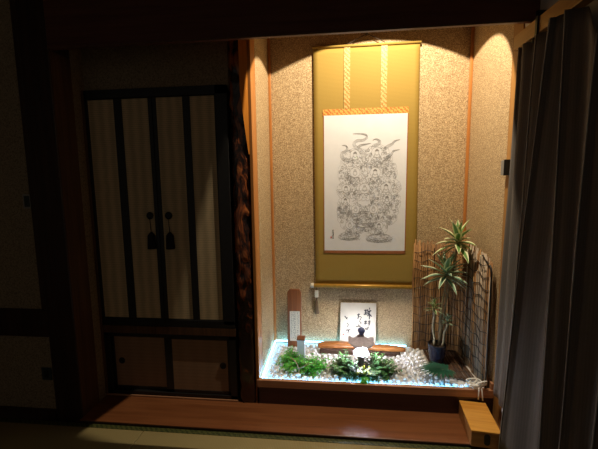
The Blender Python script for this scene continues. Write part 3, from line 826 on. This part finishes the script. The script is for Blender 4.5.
def rosette(c, n, L, w, mat, droop, emin, emax, seed):
    r_ = random.Random(seed); m = MB()
    for k in range(n):
        a = 2*PI*k*0.382+r_.uniform(-.2, .2); e = emin+(emax-emin)*(k/(n-1))
        d = (math.cos(a)*math.cos(e), math.sin(a)*math.cos(e), math.sin(e))
        Lk = L*r_.uniform(0.82, 1.1)*(0.78+0.22*math.cos(e))
        reach = 0.175 if d[1] > 0 else 1
        if d[1] > 0.2: d = (d[0], d[1]*0.5, d[2])
        if c[0]+d[0]*Lk > 1.155: Lk = max(0.03, (1.15-c[0])/max(d[0], 1e-3))
        m.leaf((c[0], c[1], c[2]-0.02+0.04*k/n), d, Lk, w*1.45*r_.uniform(0.85, 1.1), droop*r_.uniform(0.7, 1.2), 0.22, 8)
    m.build('leaf_rosette', mat, t, smooth=True, fix=False)
rosette((0.967, 0.25, 0.522), 16, 0.062, 0.011, M['drac'], 0.5, -0.1, 1.35, 3)
rosette((1.044, 0.25, 0.440), 13, 0.050, 0.011, M['drac_blue'], 0.3, 0.1, 1.35, 5)
rosette((1.028, 0.255, 0.712), 32, 0.150, 0.020, M['drac_blue'], 0.55, -0.25, 1.2, 8)
rosette((1.086, 0.262, 0.895), 24, 0.145, 0.027, M['drac'], 0.55, -0.45, 1.35, 12)

# led strip around the stones
t = thing('led_strip_light', (0.02, 0.2, BED), 'glowing blue-white light strip running around the edge of the stone bed', 'light strip')
zl = 0.196
MB().tube([(0.012, 0.03, zl-0.012), (0.012, 0.2, zl), (0.014, 0.44, zl), (0.020, 0.449, zl), (0.04, 0.4505, zl), (0.50, 0.4505, zl), (0.86, 0.4505, zl-0.008)], 0.0042, 8).build('rear_tube', M['led'], t, smooth=True)
MB().tube([(0.012, 0.0275, 0.179), (0.10, 0.0275, 0.179), (1.0, 0.0275, 0.179), (1.08, 0.028, 0.178)], 0.0038, 8).build('front_tube', M['led'], t, smooth=True)

# power cord with its plug
t = thing('power_cord', (1.13, 0.02, SILL), 'tangled white power cord with plug resting on the sill at the right', 'power cord')
cb = MB()
def loop(cx_, cy_, cz_, rx, ry, rz, ph, n=26, turns=1.3):
    cb.tube([(cx_+rx*math.cos(ph+2*PI*turns*k/n), cy_+ry*math.sin(ph+2*PI*turns*k/n)*0.6, cz_+rz*math.sin(ph*1.7+2*PI*turns*k/n)+0.0006*k) for k in range(n+1)], 0.0042, 7)
loop(1.115, 0.022, 0.204, 0.030, 0.02, 0.010, 0.3); loop(1.135, 0.014, 0.198, 0.022, 0.018, 0.012, 2.0); loop(1.145, 0.010, 0.205, 0.020, 0.02, 0.016, 4.0); loop(1.10, 0.03, 0.207, 0.024, 0.016, 0.006, 1.2)
cb.tube([(1.125, 0.004, 0.20), (1.124, -0.006, 0.188), (1.122, -0.009, 0.165), (1.120, -0.012, 0.145)], 0.0032, 7)
cb.tube([(1.138, 0.004, 0.20), (1.138, -0.006, 0.188), (1.140, -0.009, 0.165), (1.141, -0.014, 0.140)], 0.0032, 7)
cb.build('cord', M['whiteplastic'], t, smooth=True)
MB().box(1.100, 1.128, -0.0005, 0.022, SILL+0.001, SILL+0.024).build('plug', M['whiteplastic'], t, bevel=0.005)

# wooden box on the step board
bw, bl, bh = 0.122, 0.216, 0.078
t = thing('wooden_box', (1.083, -0.114, BOARD), 'honey-coloured wooden box with a dark slot standing on the step board at the right end', 'box')
t.rotation_euler = (0, 0, -0.10)
def lbox(x0, x1, y0, y1, z0, z1):
    o_ = t.location
    return MB().box(o_.x+x0, o_.x+x1, o_.y+y0, o_.y+y1, o_.z+z0, o_.z+z1)
h = bw/2; l = bl/2
lbox(-h, h, -l, l, 0, bh-0.008).build('body', M['box_side'], t, bevel=0.0015)
lbox(-h-0.001, h+0.001, -l-0.001, l+0.001, bh-0.008, bh).build('lid', M['box_top'], t, bevel=0.0015)
sl = MB(); pts = []
for k in range(24):
    a = 2*PI*k/24; pts.append((t.location.x+0.004+0.0125*math.cos(a), t.location.z+0.040+0.014*(1 if math.sin(a) > 0 else -1)*1.0+0.0125*math.sin(a)))
sl.prism(pts, 'Y', t.location.y-l-0.0025, t.location.y-l+0.001); sl.build('slot', M['slotdark'], t)

# things on walls
t = thing('wall_block', (1.2, -0.02, 1.25), 'small grey block fixed to the right alcove post beside the curtain', 'switch')  # plain grey block on the post, its use not known
MB().box(1.172, 1.199, -0.030, 0.002, 1.258, 1.326).build('block', M['greyplastic'], t, bevel=0.002)
MB().box(1.170, 1.199, -0.034, -0.0295, 1.256, 1.328).build('plate', M['blackmetal'], t, bevel=0.001)
t = thing('light_switch', (-1.083, -0.166, 1.13), 'dim rectangular light switch plate on the dark wall at the far left', 'switch')
MB().box(-1.108, -1.062, -0.171, -0.1655, 1.128, 1.198).build('plate', M['switch'], t, bevel=0.002)
MB().box(-1.099, -1.071, -0.174, -0.170, 1.136, 1.19).build('rocker', M['darkplate'], t, bevel=0.002)
t = thing('wall_outlet', (-1.079, -0.166, 0.24), 'small dark outlet plate low on the left wall near the floor', 'outlet')
MB().box(-1.106, -1.052, -0.171, -0.1655, 0.238, 0.305).build('plate', M['darkplate'], t, bevel=0.002)
MB().box(-1.092, -1.066, -0.173, -0.170, 0.252, 0.291).build('socket_face', M['blackmetal'], t, bevel=0.001)

# curtain bracket on the rail
t = thing('rail_bracket', (1.165, -0.24, 1.78), 'black metal bracket clamped over the wooden rail above the curtain', 'bracket')
MB().box(1.158, 1.1645, -0.250, -0.235, 1.765, 1.862).box(1.158, 1.2035, -0.250, -0.235, 1.8425, 1.862).build('clamp', M['blackmetal'], t, bevel=0.001)
MB().tube([(1.160, -0.2425, 1.768), (1.150, -0.2425, 1.762), (1.150, -0.2425, 1.75)], 0.003, 7).build('hook', M['blackmetal'], t)

# ------------------------------------------------------------------ curtain on the right
ZT = 0.018
cols = [  # (y_top, x_top, y_bottom, x_bottom, z_top, z_bottom)
    (-0.115, 1.150, -0.060, 1.168, 1.760, 0.205), (-0.135, 1.178, -0.085, 1.180, 1.757, 0.20), (-0.175, 1.152, -0.115, 1.170, 1.755, 0.19), (-0.215, 1.182, -0.15, 1.184, 1.752, 0.185),
    (-0.265, 1.150, -0.185, 1.165, 1.752, 0.18), (-0.31, 1.180, -0.215, 1.176, 1.752, 0.175), (-0.395, 1.122, -0.238, 1.120, 1.753, 0.045), (-0.40, 1.140, -0.262, 1.136, 1.753, 0.045),
    (-0.440, 1.168, -0.36, 1.172, 1.753, 0.045), (-0.452, 1.136, -0.505, 1.128, 1.750, 0.045), (-0.466, 1.150, -0.522, 1.142, 1.745, 0.045),
    (-0.50, 1.172, -0.56, 1.174, 1.735, 0.045), (-0.585, 1.142, -0.592, 1.128, 1.625, 0.045), (-0.595, 1.156, -0.612, 1.146, 1.60, 0.045),
    (-0.66, 1.178, -0.66, 1.178, 1.56, 0.045), (-0.74, 1.136, -0.72, 1.130, 1.62, 0.045), (-0.80, 1.172, -0.78, 1.174, 1.70, 0.045), (-0.88, 1.138, -0.86, 1.130, 1.74, 0.045),
    (-0.96, 1.176, -0.94, 1.174, 1.75, 0.045), (-1.04, 1.140, -1.02, 1.134, 1.75, 0.045), (-1.12, 1.172, -1.10, 1.172, 1.75, 0.045)]
fine = []
for i in range(len(cols)-1):
    a, b = cols[i], cols[i+1]
    for k in range(4):
        q = k/4; q2 = q*q*(3-2*q)
        fine.append(tuple(a[j]+(b[j]-a[j])*(q2 if j in (1, 3) else q) for j in range(6)))
fine.append(cols[-1])
fine = [(a, b+(0.012 if a > -0.16 else 0), c, d, e+ZT, f) for a, b, c, d, e, f in fine]
mb = MB(); NR = 36; vs = []; fs = []
for j in range(NR+1):
    v = j/NR
    for i, (yt, xt, yb, xb, zt, zb) in enumerate(fine):
        e = v**0.9
        x = xt+(xb-xt)*e + 0.004*math.sin(v*7+i*0.31)*math.sin(PI*v)*0.6
        if v < 0.1: x += 0.004*math.sin(i*0.8)*(1-v/0.1)
        vs.append((x, yt+(yb-yt)*e, zt+(zb-zt)*v))
nf = len(fine)
for j in range(NR):
    for i in range(nf-1):
        a = j*nf+i; fs.append((a, a+1, a+nf+1, a+nf))
mb.add(vs, fs)
t = thing('curtain', (1.16, -0.5, 0.05), 'charcoal grey pleated curtain hanging from the wooden rail at the right edge', 'curtain')
mb.build('cloth', M['curtain'], t, smooth=True, solid=0.003)
for ci in (4, 6, 9, 12, 15):        # added pale tubes, painting the light caught on the pleat ridges
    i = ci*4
    MB().tube([mb.v[j*nf+i]+Vector((-0.0028, 0, 0)) for j in range(NR+1)], 0.0016, 6).build('pleat_highlight', M['pleat_glint'], t, smooth=True)

# ------------------------------------------------------------------ white pebbles
def pebble_mesh(seed, sub=2):
    r_ = random.Random(seed); bm = bmesh.new(); bmesh.ops.create_icosphere(bm, subdivisions=sub, radius=1)
    off = Vector((r_.uniform(0, 50), r_.uniform(0, 50), 0))
    for v in bm.verts:
        k = 1+0.30*noise.noise(v.co*1.1+off)+0.10*noise.noise(v.co*2.6+off)
        v.co = Vector((v.co.x*k, v.co.y*k*0.82, v.co.z*k*0.68))
    me = bpy.data.meshes.new('pebble'); bm.to_mesh(me); bm.free()
    for p in me.polygons: p.use_smooth = True
    me.materials.append(M['pebble'])
    return me
kinds = [pebble_mesh(i) for i in range(8)]
def blocked(x, y, r):
    if x-r < 0.022 or x+r > W-0.02 or y-r < 0.034 or y+r > 0.442: return True
    if x+r > 0.945 and y+r > 0.135-0.085*max(0, (x-0.955)/0.2): return True     # reed mat
    if 0.09-r < x < 0.20+r and y+r > 0.41: return True                # tablet
    if 0.175-r < x < 0.235+r and 0.207-r < y < 0.268+r: return True   # marker
    if math.hypot(x-lx, y-ly) < 0.062+r: return True
    if 0.305-r < x < 0.815+r and 0.32-r < y < 0.385+r: return True   # driftwood
    if 0.42-r < x < 0.70+r and y+r > 0.405: return True               # card
    if math.hypot(x-1.05, y-0.095) < 0.028+r: return True             # leaf stalk
    return False
def hill(x, y):            # the stones are heaped up at the right
    h1 = 0.030*math.exp(-((x-0.86)/0.09)**2-((y-0.27)/0.13)**2)
    return h1+0.006*math.exp(-((x-0.34)/0.1)**2-((y-0.3)/0.12)**2)
stones = []; cell = {}
def try_add(x, y, r, z=None):
    ci, cj = int(x/0.04), int(y/0.04)
    for i in (-1, 0, 1):
        for j in (-1, 0, 1):
            for (a, b, c) in cell.get((ci+i, cj+j), ()):
                if (a-x)**2+(b-y)**2 < (r+c)**2*1.0: return False
    cell.setdefault((ci, cj), []).append((x, y, r)); return True
pr = random.Random(21)
for rad, tries in ((0.0155, 2600), (0.0125, 4500), (0.0095, 7000), (0.007, 9000)):
    for k in range(tries):
        x, y, r = pr.uniform(0.02, 1.18), pr.uniform(0.03, 0.45), rad*pr.uniform(0.9, 1.1)
        if blocked(x, y, r) or not try_add(x, y, r): continue
        stones.append((x, y, r))
def under_plant(x, y):
    return math.hypot((x-0.2)/1.2, y-0.17) < 0.07 or math.hypot((x-0.56)/1.5, y-0.13) < 0.085
cam_p = Vector((0.399, -1.685, 1.2275))
def size_seen(s):
    return s[2]/(Vector((s[0], s[1], 0.19))-cam_p).length
order = sorted(stones, key=lambda s: (under_plant(s[0], s[1]), -size_seen(s)))
first, rest = order[:300], order[300:]
SX = 0.86
for (x, y, r) in first:
    me = kinds[pr.randrange(8)]
    o = bpy.data.objects.new('white_pebble', me); COL.objects.link(o)
    s = r*SX; o.scale = (s, s, s*pr.uniform(0.9, 1.15))
    o.location = (x, y, BED+0.62*s+hill(x, y))
    o.rotation_euler = (pr.uniform(-.15, .15), pr.uniform(-.15, .15), pr.uniform(0, 2*PI))
    tag(o, 'white pebble in the lit bed of white stones on the alcove floor', 'pebble', 'white pebbles in the alcove bed')
sm = MB()
def add_stone(x, y, z, s):
    me = kinds[pr.randrange(8)]
    mt = Matrix.Translation((x, y, z)) @ Euler((pr.uniform(-.2, .2), pr.uniform(-.2, .2), pr.uniform(0, 6.28))).to_matrix().to_4x4() @ Matrix.Diagonal((s, s, s, 1))
    sm.add([mt @ v.co for v in me.vertices], [tuple(p.vertices) for p in me.polygons])
for (x, y, r) in rest: add_stone(x, y, BED+0.6*r+hill(x, y), r*0.95)
for k in range(420):        # lower stones that carry the heap
    x, y = pr.gauss(0.86, 0.06), pr.gauss(0.27, 0.08)
    hh = hill(x, y)
    if hh < 0.008 or blocked(x, y, 0.009): continue
    add_stone(x, y, BED+pr.uniform(0.3, 0.9)*hh, 0.009)
o = sm.build('pebble_bed', M['pebble'], smooth=True, fix=False); o['kind'] = 'stuff'
o['label'] = 'small white stones filling the alcove floor between the larger pebbles'; o['category'] = 'stones'

# ------------------------------------------------------------------ lamps
SP = Vector((0.705, -0.125, 2.35)); AX = Vector((-0.078, 0.55, -1.0)).normalized()
t = thing('spotlight', (SP.x, SP.y, CEIL), 'small white spotlight on the ceiling behind the dark lintel', 'spotlight')
MB().lathe((SP.x, SP.y, CEIL-0.012), [(0.035, 0), (0.035, 0.012)], 20).tube([(SP.x, SP.y, CEIL-0.01), (SP.x, SP.y, SP.z+0.085)], 0.006, 8).build('mount', M['whiteplastic'], t)
b0 = SP-AX*0.07; b1 = SP-AX*0.006
MB().tube([b0, b0.lerp(b1, 0.5), b1], [0.016, 0.022, 0.024], 16).build('head', M['whiteplastic'], t, smooth=True)
# black flap added out of view by the spotlight: it keeps the beam off the left part of the cupboards
q1 = (Vector((-0.02, 0.014, 1.95))-SP).normalized(); q2 = (Vector((-0.504, 0.014, 0.42))-SP).normalized()
pn = q1.cross(q2).normalized()
if pn.y > 0: pn = -pn
e_a, e_b = SP+q1*0.24, SP+q2*0.24
q = [e_a, e_b, e_b+pn*0.06, e_a+pn*0.06]; th = q1.lerp(q2, 0.5).normalized()*0.0015
MB().add(q+[p+th for p in q], [(0, 1, 2, 3), (7, 6, 5, 4), (0, 4, 5, 1), (1, 5, 6, 2), (2, 6, 7, 3), (3, 7, 4, 0)]).build('beam_blocker', M['blackmetal'], t)
MB().tube([SP-AX*0.008+pn*0.022, (q[2]+q[3])/2], 0.002, 6).build('beam_blocker_arm', M['blackmetal'], t)
ld = bpy.data.lights.new('spot_lamp', 'SPOT'); ld.energy = 90; ld.color = (1.0, 0.84, 0.61)
ld.spot_size = 2*math.atan(0.732); ld.spot_blend = 0.08; ld.shadow_soft_size = 0.0012
lo = bpy.data.objects.new('spot_lamp', ld); COL.objects.link(lo)
e1 = AX.cross(Vector((0, 1, 0))).normalized(); e2 = AX.cross(e1)
uu = e1*math.cos(1.457)+e2*math.sin(1.457); lxv = AX.cross(uu).normalized(); lyv = (-AX).cross(lxv)
lo.matrix_world = Matrix(((lxv.x, lyv.x, -AX.x, SP.x), (lxv.y, lyv.y, -AX.y, SP.y), (lxv.z, lyv.z, -AX.z, SP.z), (0, 0, 0, 1)))
lo.scale = (1.61, 1, 1)   # oval beam

wd = bpy.data.worlds.new('World'); sc.world = wd; wd.use_nodes = True
bg = wd.node_tree.nodes['Background']; bg.inputs['Color'].default_value = (1.0, 0.86, 0.70, 1); bg.inputs['Strength'].default_value = 0.06

# ------------------------------------------------------------------ camera
cd = bpy.data.cameras.new('camera'); cam = bpy.data.objects.new('camera', cd); COL.objects.link(cam)
cd.sensor_width = 36; cd.lens = 340.0/598*36; cd.clip_start = 0.02
fw = Vector((-0.10146503, 0.9879495, -0.11687868)); up = Vector((0.00101208, 0.11758745, 0.99306202)); rt = Vector((0.99483859, 0.10064278, -0.0129309))
cam.matrix_world = Matrix(((rt.x, up.x, -fw.x, 0.39923), (rt.y, up.y, -fw.y, -1.68529), (rt.z, up.z, -fw.z, 1.22752), (0, 0, 0, 1)))
sc.camera = cam
sc.view_settings.view_transform = 'Standard'; sc.view_settings.look = 'None'
sc.view_settings.gamma = 1; sc.view_settings.exposure = 0
